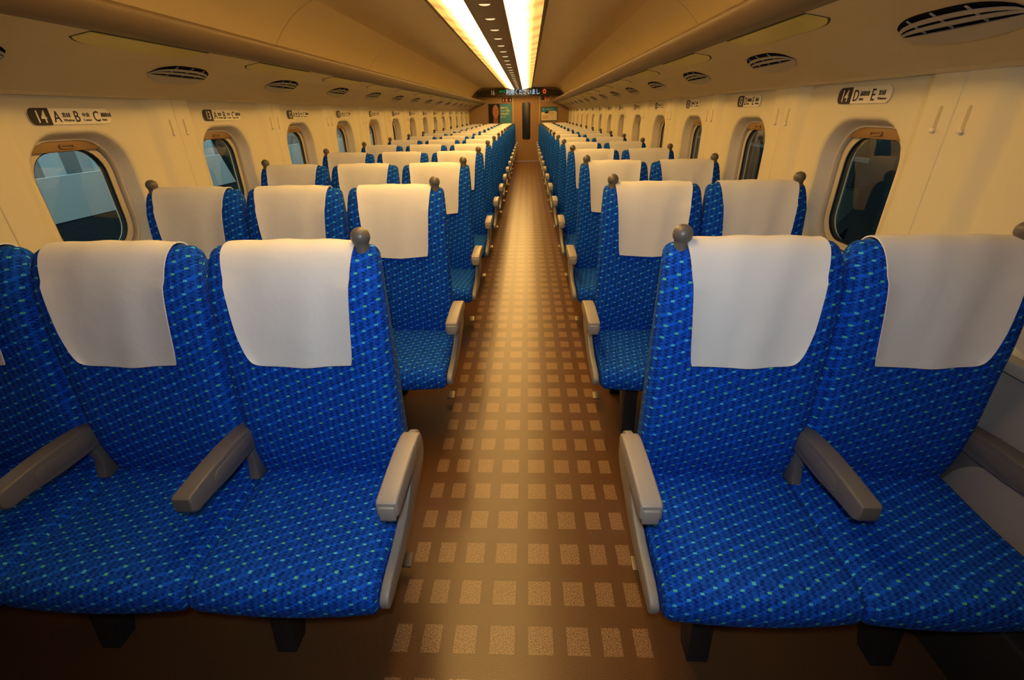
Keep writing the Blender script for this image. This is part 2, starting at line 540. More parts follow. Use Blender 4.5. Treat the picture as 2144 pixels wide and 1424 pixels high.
# windows: frame, gasket, pane, blind > handle, sill
def window_meshes(sg):
    X = lambda d: sg * d
    def ringmesh(name, a, b, d0, d1, m):
        R = []
        for (ins, dep) in ((a, d1), (a, d0), (b, d0), (b, d1)):
            R.append([(X(dep), y, z) for y, z in rrect(0, 0, .255 - ins, .295 - ins, .175 - ins * .8)])
        n = len(R[0]); V = [p for r in R for p in r]; F = []
        for j in range(4):
            for i in range(n):
                F.append((j * n + i, j * n + (i + 1) % n, ((j + 1) % 4) * n + (i + 1) % n, ((j + 1) % 4) * n + i))
        return me(name, V, F, m, smooth=40)
    o = {}
    o['frame'] = ringmesh('frame', .052, .078, 1.694, 1.73, FRAMEM)
    o['track'] = ringmesh('blind_track', .0405, .053, 1.706, 1.73, DARK)
    o['gasket'] = ringmesh('gasket', .0775, .083, 1.698, 1.72, GASKET)
    pl = rrect(0, 0, .255 - .081, .295 - .081, .175 - .066)
    o['pane'] = prism_mesh('pane', pl, X(1.702), X(1.706), 'x', GLASS, smooth=30)
    top = [(y, z) for y, z in rrect(0, 0, .255 - .042, .295 - .042, .14) if z > .214]
    ys = [p[0] for p in top]
    poly = [(max(ys), .214)] + top + [(min(ys), .214)]
    o['blind'] = prism_mesh('blind', poly, X(1.678), X(1.686), 'x', BLIND, .002)
    h = rrect(0, .233, .034, .0085, .006, 4); h2 = rrect(0, .233, .028, .0035, .003, 4)
    V = [(X(1.671), y, z) for y, z in h] + [(X(1.671), y, z) for y, z in h2] + [(X(1.679), y, z) for y, z in h] + [(X(1.679), y, z) for y, z in h2]
    n = len(h); F = []
    for i in range(n):
        k = (i + 1) % n
        F += [(i, k, n + k, n + i), (i, 2 * n + i, 2 * n + k, k), (n + i, n + k, 3 * n + k, 3 * n + i)]
    o['blind_handle'] = me('blind_handle', V, F, BLIND, smooth=40)
    lo, hi = sorted((X(1.575), X(1.618)))
    o['sill'] = box_mesh('sill', (lo, -.20, -.322), (hi, .165, -.285), REVEAL, .006)
    return o


WIN = {-1: window_meshes(-1), 1: window_meshes(1)}
wn = 0
for sg, side in ((-1, 'left'), (1, 'right')):
    for i in range(NROW):
        wn += 1
        row = 15 - i
        what = 'nearest rounded window, beside the nearest seats' if i == 0 else f'rounded window under the row sign numbered {NUM[row]}'
        w = tag(link(f'window_{wn}', None, None, (CX, 1.0 + PITCH * i, 1.115)), f'{what} on the {side} wall', 'window', kind='structure')
        g = WIN[sg]
        for k in ('frame', 'gasket', 'pane', 'sill'): link(k, g[k], w)
        link('blind_track', g['track'], w)
        b = link('blind', g['blind'], w); link('blind_handle', g['blind_handle'], b)

# ceiling: flat panels and coves
pc = [(1.0, 2.155), (1.15, 2.155), (1.155, 2.153), (1.25, 2.108), (1.33, 2.055), (1.40, 1.99), (1.46, 1.92), (1.52, 1.83), (1.56, 1.78), (1.66, 1.78)]
pts = [(-d, z) for d, z in reversed(pc)] + pc
top = [(1.72, 1.78), (1.72, 2.30), (-1.72, 2.30), (-1.72, 1.78)]
tag(link('ceiling', prism_mesh('ceiling', [(CX + x, z) for x, z in pts + top], YB, YE, 'y', CEIL, smooth=25)), 'cream ceiling with smooth coves over the luggage racks', 'ceiling', kind='structure')
tag(link('trim_1', box_mesh('trim_1', (CX - .128, YB, 2.094), (CX + .128, YE - .02, 2.16), CENTRE, .004)), 'dark flat panel down the middle of the ceiling', 'ceiling panel', kind='structure')

# two long lights
for sg, side in ((-1, 'left'), (1, 'right')):
    t = thing('ceiling_light', f'long glowing warm ceiling light strip on the {side} of the middle panel', 'light', (CX, 0, 0), 'ceiling light strips')
    a, b = (.130, 2.100), (.402, 2.149)
    V = [(sg * a[0], YS, a[1]), (sg * b[0], YS, b[1]), (sg * b[0], YE - .02, b[1]), (sg * a[0], YE - .02, a[1]),
         (sg * a[0], YS, 2.154), (sg * b[0], YS, 2.154), (sg * b[0], YE - .02, 2.154), (sg * a[0], YE - .02, 2.154)]
    F = [(0, 1, 2, 3), (4, 5, 6, 7), (0, 1, 5, 4), (1, 2, 6, 5), (2, 3, 7, 6), (3, 0, 4, 7)]
    uvm = {0: (0, YS), 1: (1, YS), 2: (1, YE), 3: (0, YE), 4: (0, YS), 5: (1, YS), 6: (1, YE), 7: (0, YE)}
    link('diffuser', me('diffuser', V, F, STRIP, uvs=lambda p, vi: uvm[vi]), t)
    fr = [(sg * .402, 2.142), (sg * .412, 2.140), (sg * .424, 2.147), (sg * .432, 2.154), (sg * .402, 2.154)]
    link('edge_frame', prism_mesh('edge_frame', fr, YS, YE - .02, 'y', mat('strip_edge', lin(96, 80, 60), .5, .4)), t)

# half-round lamps in the middle panel
half = [(.036 * cos(radians(a)) * 1.05, .052 * sin(radians(a))) for a in range(0, 181, 15)]
hl = prism_mesh('lens', half, 2.088, 2.098, 'z', LAMP, .002)
rim = prism_mesh('rim', [(x * 1.12, y * 1.12 - .003) for x, y in half], 2.0905, 2.097, 'z', mat('lamp_rim', lin(170, 110, 80), .4, .5))
for i in range(24):
    t = thing('downlight', f'{ORD[i]} half-round lamp from the camera, set in the middle ceiling panel', 'lamp', (CX, 3.66 + .52 * i, 0), 'half-round lamps along the middle ceiling panel')
    link('lens', hl, t); link('rim', rim, t)

# ------------------------------------------------------------------ luggage racks with vents and lens panels
lip = [(1.50, 1.80), (1.11, 1.795)] + catmull([(1.075, 1.794), (1.052, 1.789), (1.041, 1.777), (1.042, 1.760), (1.052, 1.742), (1.068, 1.726), (1.086, 1.714), (1.10, 1.709)], 3) + [(1.16, 1.706), (1.50, 1.70)]
under = [(1.098, 1.714), (1.115, 1.711), (1.355, 1.669), (1.362, 1.667), (1.50, 1.602), (1.56, 1.563), (1.578, 1.548), (1.583, 1.536), (1.588, 1.536), (1.588, 1.70), (1.14, 1.722)]
ta = Vector((1.50 - 1.36, 1.602 - 1.668)).normalized()       # down the vent slope
tl = Vector((1.355 - 1.115, 1.669 - 1.711)).normalized()     # along the lens slope


def slope_mesh(name, sg, org, t, prof_fn, m):
    pass


def place(sg, org, t, a, y, n):
    """a along slope t from org (d,z), n out of the surface (down and inwards)"""
    nx, nz = t.y, -t.x                       # normal pointing to smaller z
    if nz > 0: nx, nz = -nx, -nz
    return (sg * (org[0] + t.x * a + nx * n), y, org[1] + t.y * a + nz * n)


def grid_solid(name, m, sg, org, t, ys, a_fn, n_fn, th):
    """bar running along y: a_fn(y)->(a0,a1), n_fn(y)->height of its outer face"""
    V, F = [], []
    for y in ys:
        a0, a1 = a_fn(y); h = n_fn(y)
        V += [place(sg, org, t, a0, y, h), place(sg, org, t, a1, y, h), place(sg, org, t, a1, y, h - th), place(sg, org, t, a0, y, h - th)]
    for j in range(len(ys) - 1):
        for i in range(4):
            F.append((j * 4 + i, j * 4 + (i + 1) % 4, (j + 1) * 4 + (i + 1) % 4, (j + 1) * 4 + i))
    F += [(0, 1, 2, 3), tuple(len(V) - 4 + i for i in (3, 2, 1, 0))]
    return me(name, V, F, m, smooth=40)


VENT = {}
for sg in (-1, 1):
    L = .205
    ys = [L * (-1 + 2 * i / 20) for i in range(21)]
    o = (1.375, 1.661)
    e = lambda y: sqrt(max(0, 1 - (y / L) ** 2))
    e = lambda y: max(0., 1 - abs(y / L) ** 2.4) ** .5
    c0 = .062
    parts = [('recess', grid_solid('recess', BLACKV, sg, o, ta, ys, lambda y: (c0 - .086 * e(y), c0 + .004), lambda y: .0018, .0015))]
    for q, (top, wdt) in enumerate(((.066, .015), (.036, .015))):
        parts.append(('slat', grid_solid('slat', VENTM, sg, o, ta, ys, lambda y, c=top, w=wdt: (c0 - c * e(y), c0 + .002 - (c - w) * e(y)), lambda y: .0045 + .004 * e(y), .0025)))
    parts.append(('cover', grid_solid('cover', VENTM, sg, o, ta, ys, lambda y: (c0 - .009 * e(y), c0 + .003 + .046 * e(y)), lambda y: .004 + .012 * e(y), .003)))
    for yy in (-.085, .02, .115):
        parts.append(('divider', grid_solid('divider', VENTM, sg, o, ta, [yy - .003, yy + .003], lambda y: (c0 - .080 * e(y), c0), lambda y: .0045, .0025)))
    VENT[sg] = parts
PAN = {}
for sg in (-1, 1):
    o = (1.115, 1.711)
    out = [(.075 + .055 * (1 - abs(s) ** 6) ** .5 * 0 + 0, 0) for s in ()]
    ys = [.305 * (-1 + 2 * i / 24) for i in range(25)]
    e = lambda y: (1 - abs(y / .305) ** 5)
    PAN[sg] = [('rim', grid_solid('rim', mat('lens_rim', lin(60, 48, 30), .6, .3), sg, o, tl, [y * 1.012 for y in ys], lambda y: (.088 - .0665, .088 + .0665 - .05 * (1 - e(y / 1.013))), lambda y: .0012, .004)),
               ('lens', grid_solid('lens', LENS, sg, o, tl, ys, lambda y: (.088 - .060, .088 + .060 - .05 * (1 - e(y))), lambda y: .0035, .006))]

for sg, side in ((-1, 'left'), (1, 'right')):
    r = thing('luggage_rack', f'long overhead luggage rack with rounded lip along the {side} side', 'luggage rack', (CX, 0, 0))
    link('lip', prism_mesh('lip', [(sg * d, z) for d, z in lip], YB, YE - .002, 'y', LIPM, smooth=30), r)
    link('underside_panel', prism_mesh('underside_panel', [(sg * d, z) for d, z in under], YB, YE - .002, 'y', RACK, smooth=11), r)
    for i in range(15):
        y = 1.49 + PITCH * i
        if y > 16: break
        if sg > 0 or i >= 0:
            t = thing('air_vent', f'{ORD[i]} oval louvred air vent from the camera under the {side} luggage rack', 'air vent', (CX, y, 0), f'air vents under the {side} rack')
            for nme, d in VENT[sg]: link(nme, d, t)
    for i in range(14):
        y = 2.04 + PITCH * i
        t = thing('lens_panel', f'{ORD[i]} flat yellowish lens panel from the camera under the {side} luggage rack', 'lamp panel', (CX, y, 0), f'lens panels under the {side} rack')
        for nme, d in PAN[sg]: link(nme, d, t)

# coat hooks: a slot with a button, two at every wall joint
HOOK = {}
for sg in (-1, 1):
    sl = rrect(0, 1.405, .0085, .042, .0085, 5)
    lo, hi = sorted((sg * 1.5885, sg * 1.592))
    b = bmesh.new(); bmesh.ops.create_uvsphere(b, u_segments=14, v_segments=8, radius=.0085)
    for v in b.verts: v.co = Vector((v.co.x * .8 + sg * 1.583, v.co.y, v.co.z + 1.374))
    d = bpy.data.meshes.new('button'); b.to_mesh(d); b.free(); d.materials.append(CREAMT); d.polygons.foreach_set('use_smooth', [True] * len(d.polygons))
    inner = prism_mesh('slot', rrect(0, 1.405, .006, .039, .006, 5), *sorted((sg * 1.5875, sg * 1.59)), 'x', mat('slot_inner', lin(196, 180, 140), .5, .4))
    HOOK[sg] = (prism_mesh('slot_rim', sl, lo, hi, 'x', WALLM, .001), inner, d)
for sg, side in ((-1, 'left'), (1, 'right')):
    for i in range(14):
        for off, nf in ((-.053, 'nearer'), (.053, 'farther')):
            t = thing('coat_hook', f'{nf} coat hook of the pair on the {ORD[i]} wall joint of the {side} wall', 'coat hook', (CX, 1.60 + PITCH * i + off, 0), f'coat hooks on the {side} wall')
            a, n_, b = HOOK[sg]
            link('slot_rim', a, t); link('slot', n_, t); link('button', b, t)

# ------------------------------------------------------------------ row signs
CAP = {'A': ('窓側', 'Window'), 'B': ('中央', 'Center'), 'C': ('通路側', 'Aisle'), 'D': ('通路側', 'Aisle'), 'E': ('窓側', 'Window')}


def sign_shapes(letters, w):
    hh = .030
    plate = prism_mesh('plate', rrect(w / 2, 0, w / 2, hh, .024), .0, .003, 'z', PLATE)
    bw = .088
    blk = [(p if p[0] < .05 else (bw, p[1])) for p in rrect(bw / 2, 0, bw / 2, hh, .024)]
    b2 = []
    for p in blk:
        if not b2 or (abs(b2[-1][0] - p[0]) + abs(b2[-1][1] - p[1])) > 1e-5: b2.append(p)
    b2 = [p for p in b2 if p[0] < bw - 1e-6] + [(bw, -hh), (bw, hh)]
    b2 = sorted(b2, key=lambda p: math.atan2(p[1], p[0] - bw / 2))
    block = prism_mesh('number_block', b2, .001, .0042, 'z', INK)
    step = (w - bw - .012) / len(letters)
    L, Cp = [], []
    for i, ch in enumerate(letters):
        x0 = bw + .012 + step * i
        L.append((text_mesh(ch, .058, INK, .82, bold=.0004), (x0, -.0205)))
        xx = x0 + .041
        Cp.append((text_mesh(CAP[ch][0], .0185, INK, 1.0, bold=.0003), (xx, -.002)))
        Cp.append((text_mesh(CAP[ch][1], .0125, INK, 1.1, bold=.0002), (xx, -.0185)))
    return plate, block, L, Cp


SG = {-1: sign_shapes('ABC', .38), 1: sign_shapes('DE', .315)}
for sg, side, lets in ((-1, 'left', 'A, B and C'), (1, 'right', 'D and E')):
    for i in range(1, NROW):
        row = 15 - i
        y = (1.868 if sg < 0 else 2.245) + PITCH * (i - 1)
        t = thing('row_sign', f'oval seat row sign reading {NUM[row]} with seat letters {lets}', 'sign', (CX + sg * 1.6135, y, 1.462 if sg < 0 else 1.487), f'row signs on the {side} wall')
        # local x along reading direction, local y up, local z out of the wall
        M = Matrix(((0, 0, -sg), (-sg, 0, 0), (0, 1, 0)))
        t.rotation_euler = M.to_euler()
        pl, bl, le, ca = SG[sg]
        link('plate', pl, t); link('number_block', bl, t); [link('seat_letter', d, t, (*xy, .0036)) for d, xy in le]; [link('caption', d, t, (*xy, .0036)) for d, xy in ca]
        nm = text_mesh(str(row), .062, CREAMT, .78, 'CENTER', bold=.0006)
        link('row_number', nm, t, (.047, -.0215, .0048))

# ------------------------------------------------------------------ seats
front = [(-.045, .345), (-.052, .40), (-.066, .46), (-.080, .54), (-.084, .63), (-.080, .72), (-.076, .80), (-.074, .88), (-.066, .96), (-.054, 1.03),
         (-.040, 1.075), (-.026, 1.105), (-.010, 1.124), (.012, 1.133)]
back = [(.036, 1.130), (.056, 1.114), (.068, 1.085), (.080, 1.0), (.092, .85), (.104, .65), (.110, .50), (.105, .38), (.085, .345)]
up = lambda L: [(y, z + .012 * min(1., max(0., (z - .92) / .17))) for y, z in L]
front, back = up(front), up(back)
BPROF = catmull(front, 2)[:-1] + catmull([front[-1]] + back, 2)


def back_mid(s, y, z):
    # shallow hollow across the back, firmer wings at the sides, seam line at lumbar height
    if y < .02 and z > .40:
        k = max(0., abs(s) - .45) / .55
        wing = .010 * k * k * (1 if .5 < z < 1.06 else .4)
        y -= wing
        y += .004 * math.exp(-((z - .775) / .012) ** 2) * max(0, 1 - abs(s) ** 4)
    if z > 1.10: z -= .004 * abs(s) ** 6
    if y < .02 and abs(s) > .78: y += .024 * ((abs(s) - .78) / .22) ** 1.6 * (1 if z > .5 else .6)
    return y, z


CPROF = catmull([(-.004, .335), (-.004, .40), (-.016, .432), (-.06, .440), (-.14, .434), (-.24, .428), (-.34, .428), (-.40, .428), (-.436, .420), (-.455, .400),
                 (-.462, .375), (-.455, .345), (-.436, .330), (-.38, .326), (-.20, .326)], 3, True)


def cush_mid(s, y, z):
    if z > .40: z += .007 * (1 - s * s) - .003
    if y < -.40: y -= .010 * (1 - s * s)
    if z < .36: z -= .008 * (1 - s * s) * (1 if y < -.3 else 0)
    return y, z


def cover_mesh(hand):
    """white cloth laid over the top of the backrest"""
    bp_ = catmull(up([(.086, .93), (.080, 1.0), (.072, 1.06), (.068, 1.085), (.056, 1.114), (.036, 1.130), (.012, 1.1335), (-.010, 1.124), (-.026, 1.105), (-.040, 1.075), (-.054, 1.03), (-.066, .96), (-.075, .88), (-.077, .845)]), 3)
    n = len(bp_); N = []
    for i in range(n):
        a = bp_[max(0, i - 1)]; b = bp_[min(n - 1, i + 1)]
        t = Vector((b[0] - a[0], b[1] - a[1])).normalized(); N.append((t.y, -t.x))
    if N[n // 2][1] < 0: N = [(-a, -b) for a, b in N]
    m = 18
    V, F, UV = [], [], []
    for lay in (1, 0):
        for i, (y, z) in enumerate(bp_):
            t = i / (n - 1)
            dn_ = max(0., (t - .52) / .48)
            hw = .172 - .030 * dn_ ** 1.4 if t > .52 else .172 - .008 * (1 - t / .52)
            for j in range(m + 1):
                s = -1 + 2 * j / m
                off = .0065 + .0022 * lay
                hem = abs(s) > .955 or i in (0, 1, n - 2, n - 1)
                off += .0014 * lay if hem else 0
                off += .0035 * (1 - s * s) * sin(pi * min(1, t * 1.1)) + .003 * dn_ * (1 + .8 * sin(5.1 * s + 1.0)) + .0012 * sin(9 * s + 7 * t)
                sag = .012 * (1 - s * s) * max(0., (dn_ - .55) / .45) if t > .5 else 0
                k = max(0., abs(s) - .45) / .55
                wing = .010 * k * k if z < 1.06 and y < 0 else .010 * k * k * .4
                cut = 0.
                if dn_ > .72 and s * hand > .72: cut = .018 * ((s * hand - .72) / .28) ** 2 * ((dn_ - .72) / .28)
                V.append((s * hw - hand * cut, y + N[i][0] * off - (wing if y < .02 else 0), z + N[i][1] * off - sag + cut * .4 - (.006 * abs(s * .75) ** 6 if z > 1.1 else 0)))
    nv = n * (m + 1); w = m + 1
    for i in range(n - 1):
        for j in range(m):
            a = i * w + j
            F.append((a, a + 1, a + w + 1, a + w)); F.append((nv + a, nv + a + w, nv + a + w + 1, nv + a + 1))
    for i in range(n - 1):
        for j in (0, m):
            a = i * w + j; F.append((a, a + w, nv + a + w, nv + a))
    for j in range(m):
        for i in (0, n - 1):
            a = i * w + j; F.append((a, nv + a, nv + a + 1, a + 1))
    return me('headrest_cover', V, F, CLOTH, smooth=60)


BK = {w: loft('backrest', BPROF, w, .026, FAB, back_mid, 12, 0., .13) for w in (.475, .472, .465)}
CU = {w: loft('seat_cushion', CPROF, w, .022, FAB, cush_mid, 10, .017, 0., -1) for w in (.478, .468)}
COVER = {h: cover_mesh(h) for h in (-1, 1)}
kp = [(.0195, -.016), (.0195, -.002), (.0190, .008), (.0188, .016)] + [(.0248 * cos(radians(a)), .036 + .0248 * sin(radians(a))) for a in range(-38, 86, 11)]
HANDLE = lathe_mesh('grab_handle', kp + [(.001, .0609)], KNOB, 28)

arm_poly = [(-.358, .572), (-.360, .578), (-.358, .612), (-.352, .618), (-.25, .626), (-.18, .628), (-.11, .624), (-.085, .614), (-.080, .595), (-.09, .576), (-.15, .570), (-.28, .568), (-.345, .566)]
ARM = prism_mesh('armrest', arm_poly, -.0265, .0265, 'x', PLAS, .006, 3)
ARMD = prism_mesh('armrest', [(y + .005, z) for y, z in arm_poly[:-6]] + [(-.02, .615), (.0, .585), (-.03, .556), (-.10, .550), (-.20, .552), (-.28, .560), (-.34, .562)], -.025, .025, 'x', PLASD, .006, 3)
CAPM = box_mesh('end_cap', (-.0205, -.3635, .560), (.0205, -.340, .604), PLAS, .004)
INS = prism_mesh('side_inset', [(-.265, .575), (-.262, .600), (-.245, .610), (-.10, .612), (-.05, .602), (-.045, .588), (-.07, .572), (-.16, .568), (-.255, .570)], -.0268, .0268, 'x', PLASD, .002)
STRAP = prism_mesh('arm_bracket', [(-.105, .580), (-.03, .585), (-.035, .50), (-.025, .44), (-.085, .428), (-.10, .440), (-.085, .50)], -.014, .014, 'x', PLASD, .003)
SKIRT = prism_mesh('side_panel', catmull([(-.450, .362), (-.436, .348), (-.36, .348), (-.22, .362), (-.10, .40), (.0, .44), (.02, .50), (-.01, .565), (-.05, .585), (-.09, .566), (-.125, .515), (-.20, .452), (-.30, .418), (-.40, .404), (-.445, .385)], 3, True), -.012, .012, 'x', PANEL, .005, 3, 50)
WSKIRT = prism_mesh('side_panel', [(-.44, .33), (-.45, .36), (-.43, .50), (-.36, .575), (-.05, .60), (.05, .58), (.06, .33)], -.010, .010, 'x', PLASD, .004)
arch = catmull([(-.40, .34), (-.395, .45), (-.33, .53), (-.23, .555), (-.14, .545), (-.08, .49), (-.05, .41), (-.045, .34)], 4)
ARCH = prism_mesh('inset_panel', arch, -.0125, .0125, 'x', PLAS, .003)
LEG = prism_mesh('leg', [(-.36, 0), (-.30, 0), (-.22, .20), (-.16, .327), (-.36, .327), (-.335, .20)], -.032, .032, 'x', DARK, .005)
LEGR = prism_mesh('leg', [(.02, 0), (.08, 0), (.06, .33), (-.06, .33)], -.03, .03, 'x', DARK, .005)
PEDAL = prism_mesh('pedal', [(-.022, .045), (.022, .060), (.022, .066), (-.022, .051)], -.02, .02, 'x', STEEL, .001)


def bench(name, side, seats, arms):
    """seats: (x, back width, cushion width, handle side or 0); arms: (x, kind)"""
    root = thing(name, 'tmp', 'train seat', (0, ROW0, 0))
    hand = -1 if side == 'left' else 1
    for x, w, cw, hs in seats:
        b = link('backrest', BK[w], root, (x, 0, 0))
        tag(link('headrest_cover', COVER[hand], b), 'white cloth headrest cover')
        if hs: tag(link('grab_handle', HANDLE, b, (hs * (w / 2 - .051), .004, 1.131)), 'round grey grab handle on the shoulder of the seat')
        link('seat_cushion', CU[cw], root, (x - hand * .010, 0, 0))
    for x, k in arms:
        if k == 'aisle':
            a = link('armrest', ARM, root, (x, 0, 0)); link('end_cap', CAPM, a)
            link('side_panel', SKIRT, root, (x - hand * -.012, 0, 0))
        elif k == 'mid':
            a = link('armrest', ARMD, root, (x, 0, 0)); link('side_inset', INS, a); link('arm_bracket', STRAP, root, (x, 0, 0))
        else:
            a = link('armrest', ARMD, root, (x, 0, 0)); link('side_inset', INS, a)
            s = link('side_panel', WSKIRT, root, (x, 0, 0)); link('inset_panel', ARCH, s)
    x0, x1 = min(s[0] for s in seats), max(s[0] for s in seats)
    legs = (x0 + .31, x1 - .11) if side == 'left' else (x0 - .075, x1 - .02)
    for lx in legs:
        link('leg', LEG, root, (lx, 0, 0)); link('leg', LEGR, root, (lx, 0, 0))
    link('base_beam', box_mesh('base_beam', (x0 - .18, -.20, .24), (x1 + .18, -.10, .325), DARK, .01), root)
    link('pedal', PEDAL, root, (-hand * -.40 if side == 'right' else -.40, -.08, 0))
    return root


left0 = bench('triple_seat', 'left', [(-.592, .475, .478, 1), (-1.075, .472, .478, 0), (-1.560, .475, .478, -1)], [(-.316, 'aisle'), (-.825, 'mid'), (-1.315, 'mid'), (-1.808, 'window')])
right0 = bench('double_seat', 'right', [(.594, .465, .468, -1), (1.062, .465, .468, 1)], [(.316, 'aisle'), (.823, 'mid'), (1.298, 'window')])
for o0, side, kind in ((left0, 'left', 'triple'), (right0, 'right', 'double')):
    for i in range(NROW):
        o = o0 if i == 0 else copy_tree(o0)
        o.location = (0, ROW0 + PITCH * i, 0)
        if i == 0: lab = f'blue {kind} seat with white headrest covers, nearest the camera on the {side} of the aisle'
        elif i < 5: lab = f'blue {kind} seat, {ORD[i]} row from the camera, on the {side} by the sign reading {NUM[15 - i]}'
        elif i == NROW - 1: lab = f'blue {kind} seat farthest down the {side} side, nearest the end wall'
        else: lab = f'blue {kind} seat with white headrest covers, {ORD[i]} row from the camera on the {side}'
        tag(o, lab, 'train seat', f'{kind} seats along the {side} side of the aisle')

# ------------------------------------------------------------------ end wall: display, posters, notices
Y = YE - .135
dsp = thing('display_board', 'dark electronic display board with scrolling text above the far door', 'display', (0, Y, 0))
arc = [(-1.585, 1.905), (-1.578, 2.04)] + [(-1.575 + 2.61 * i / 16, 2.045 + .100 * sin(pi * i / 16) ** .7) for i in range(1, 16)] + [(1.04, 2.045), (1.055, 1.915)]
link('housing', prism_mesh('housing', arc, 0, .13, 'y', BOARD, .006), dsp)
rx = (pi / 2, 0, 0)
tag(link('car_number', text_mesh('16', .20, NUMC, .62, bold=.001), dsp, (-1.125, -.004, 1.957), rx), 'pale number 16')
tag(link('green_lamp', prism_mesh('green_lamp', rrect(-.785, 2.052, .095, .052, .006), -.003, .002, 'y', mat('green_screen', lin(8, 24, 12), .4, .5)), dsp), 'small green lit panel')
link('green_text', text_mesh('●●●', .085, SCR_G, .8), dsp, (-.862, -.006, 2.022), rx)
tag(link('screen', box_mesh('screen', (-.665, -.003, 1.945), (.44, .002, 2.115), mat('screen_black', lin(14, 12, 12), .3, .5)), dsp), 'black screen with pale blue characters')
link('screen_text', text_mesh('利用くださいまし', .165, SCR_W, .80, bold=.0008), dsp, (-.650, -.006, 1.968), rx)
ring = []
link('orange_mark', me('orange_mark', [(.546 + r * cos(2 * pi * i / 20), -.005, 2.035 + 1.25 * r * sin(2 * pi * i / 20)) for r in (.052, .024) for i in range(20)], [(i, (i + 1) % 20, 20 + (i + 1) % 20, 20 + i) for i in range(20)], SCR_O), dsp)


def flat(name, poly, y, m, parent, th=.002):
    return link(name, prism_mesh(name, poly, y - th, y, 'y', m, smooth=30), parent)


def rect(x0, x1, z0, z1): return [(x0, z0), (x1, z0), (x1, z1), (x0, z1)]
def ell(cx, cz, rx_, rz_, n=28): return [(cx + rx_ * cos(2 * pi * i / n), cz + rz_ * sin(2 * pi * i / n)) for i in range(n)]


TEAL = mat('poster_teal', lin(66, 136, 158), .5, .4); SKIN = mat('poster_skin', lin(186, 124, 86), .6, .3); HAIR = mat('poster_hair', lin(34, 24, 20), .6, .3)
SKIND = mat('poster_skin_dark', lin(150, 88, 58), .6, .3); LIPS = mat('poster_lips', lin(160, 66, 56), .6, .3); YEL = mat('poster_lettering', lin(236, 220, 150), .6, .3)
FRM = mat('poster_frame', lin(96, 92, 70), .4, .5)
p = thing('poster', 'large poster with a woman\'s face beside teal lettering panel left of the door', 'poster', (0, YE, 0))
flat('frame', rect(-1.235, -.462, 1.150, 1.722), 0, FRM, p, .014)
pic = flat('picture', rect(-1.215, -.480, 1.166, 1.706), -.012, HAIR, p, .004)
flat('text_panel', rect(-.862, -.480, 1.166, 1.706), -.0155, TEAL, p)
flat('neck', [(-1.075, 1.166), (-.925, 1.166), (-.93, 1.40), (-1.06, 1.40)], -.0155, SKIND, p)
flat('face', ell(-.995, 1.500, .098, .185), -.0165, SKIN, p)
flat('hair', [(-.875, 1.36), (-.890, 1.50), (-.915, 1.60), (-.97, 1.69), (-.866, 1.70), (-.866, 1.36)], -.018, HAIR, p)
flat('hair', [(-1.135, 1.40), (-1.125, 1.58), (-1.07, 1.67), (-1.03, 1.70), (-1.17, 1.70), (-1.20, 1.40)], -.018, HAIR, p)
for ex in (-1.043, -.948):
    flat('eye', ell(ex, 1.530, .022, .008, 14), -.0185, HAIR, p); flat('eyebrow', rect(ex - .028, ex + .028, 1.556, 1.562), -.0185, HAIR, p)
flat('nose', [(-1.005, 1.525), (-.985, 1.525), (-.975, 1.462), (-1.015, 1.462)], -.0185, SKIND, p); flat('mouth', ell(-.995, 1.418, .034, .011, 16), -.0185, LIPS, p)
for i, s in enumerate(('帰省する、', 'ネット予約', '年末も早く', 'なって')):
    link('lettering', text_mesh(s, .072, YEL, .78, bold=.001), p, (-.835, -.019, 1.570 - .085 * i), rx)
p = thing('poster', 'smaller blue and cream landscape poster right of the door', 'poster', (0, YE, 0))
flat('frame', rect(.440, .975, 1.198, 1.606), 0, mat('poster_frame_dark', lin(70, 74, 84), .4, .5), p, .014)
flat('picture', rect(.458, .957, 1.216, 1.588), -.012, mat('poster_cream', lin(236, 222, 186), .6, .3), p, .004)
flat('sky_panel', [(.458, 1.450), (.56, 1.462), (.64, 1.425), (.74, 1.47), (.85, 1.50), (.957, 1.46), (.957, 1.588), (.458, 1.588)], -.0155, mat('poster_blue', lin(52, 132, 168), .6, .3), p)
flat('roof', [(.56, 1.42), (.69, 1.42), (.67, 1.475), (.58, 1.475)], -.017, HAIR, p)
flat('house', rect(.70, .84, 1.38, 1.49), -.017, mat('poster_wall', lin(226, 200, 150), .6, .3), p)
for i in range(3): flat('caption', rect(.49, .66 + .02 * i, 1.27 + .035 * i, 1.284 + .035 * i), -.017, mat('caption_ink', lin(180, 130, 80), .6, .3), p)
link('lettering', text_mesh('旅へ、出かけよう。', .050, CREAMT, .85), p, (.50, -.018, 1.520), rx)
p = thing('notice_sign', 'small dark notice with a red square in its middle over the large poster', 'notice', (0, YE, 0))
flat('plate', rect(-.785, -.470, 1.752, 1.875), 0, INK, p, .006); flat('red_square', rect(-.690, -.590, 1.756, 1.871), -.006, mat('notice_red', lin(170, 30, 34), .5, .4), p)
for q, cx in enumerate((-.74, -.64, -.52)):
    flat('figure', [(cx - .014, 1.775), (cx + .014, 1.775), (cx + .018, 1.825), (cx + .008, 1.830), (cx + .012, 1.850), (cx - .012, 1.850), (cx - .008, 1.830), (cx - .018, 1.825)], -.0085, mat('notice_pale', lin(214, 200, 180), .5, .4), p)
p = thing('notice_sign', 'small dark and red-and-white notice over the blue poster', 'notice', (0, YE, 0))
flat('plate', rect(.452, .700, 1.770, 1.898), 0, mat('notice_white', lin(224, 200, 160), .5, .4), p, .006)
flat('dark_square', rect(.452, .560, 1.790, 1.898), -.006, INK, p); flat('red_band', rect(.572, .700, 1.852, 1.898), -.006, mat('notice_red_band', lin(180, 44, 36), .5, .4), p)
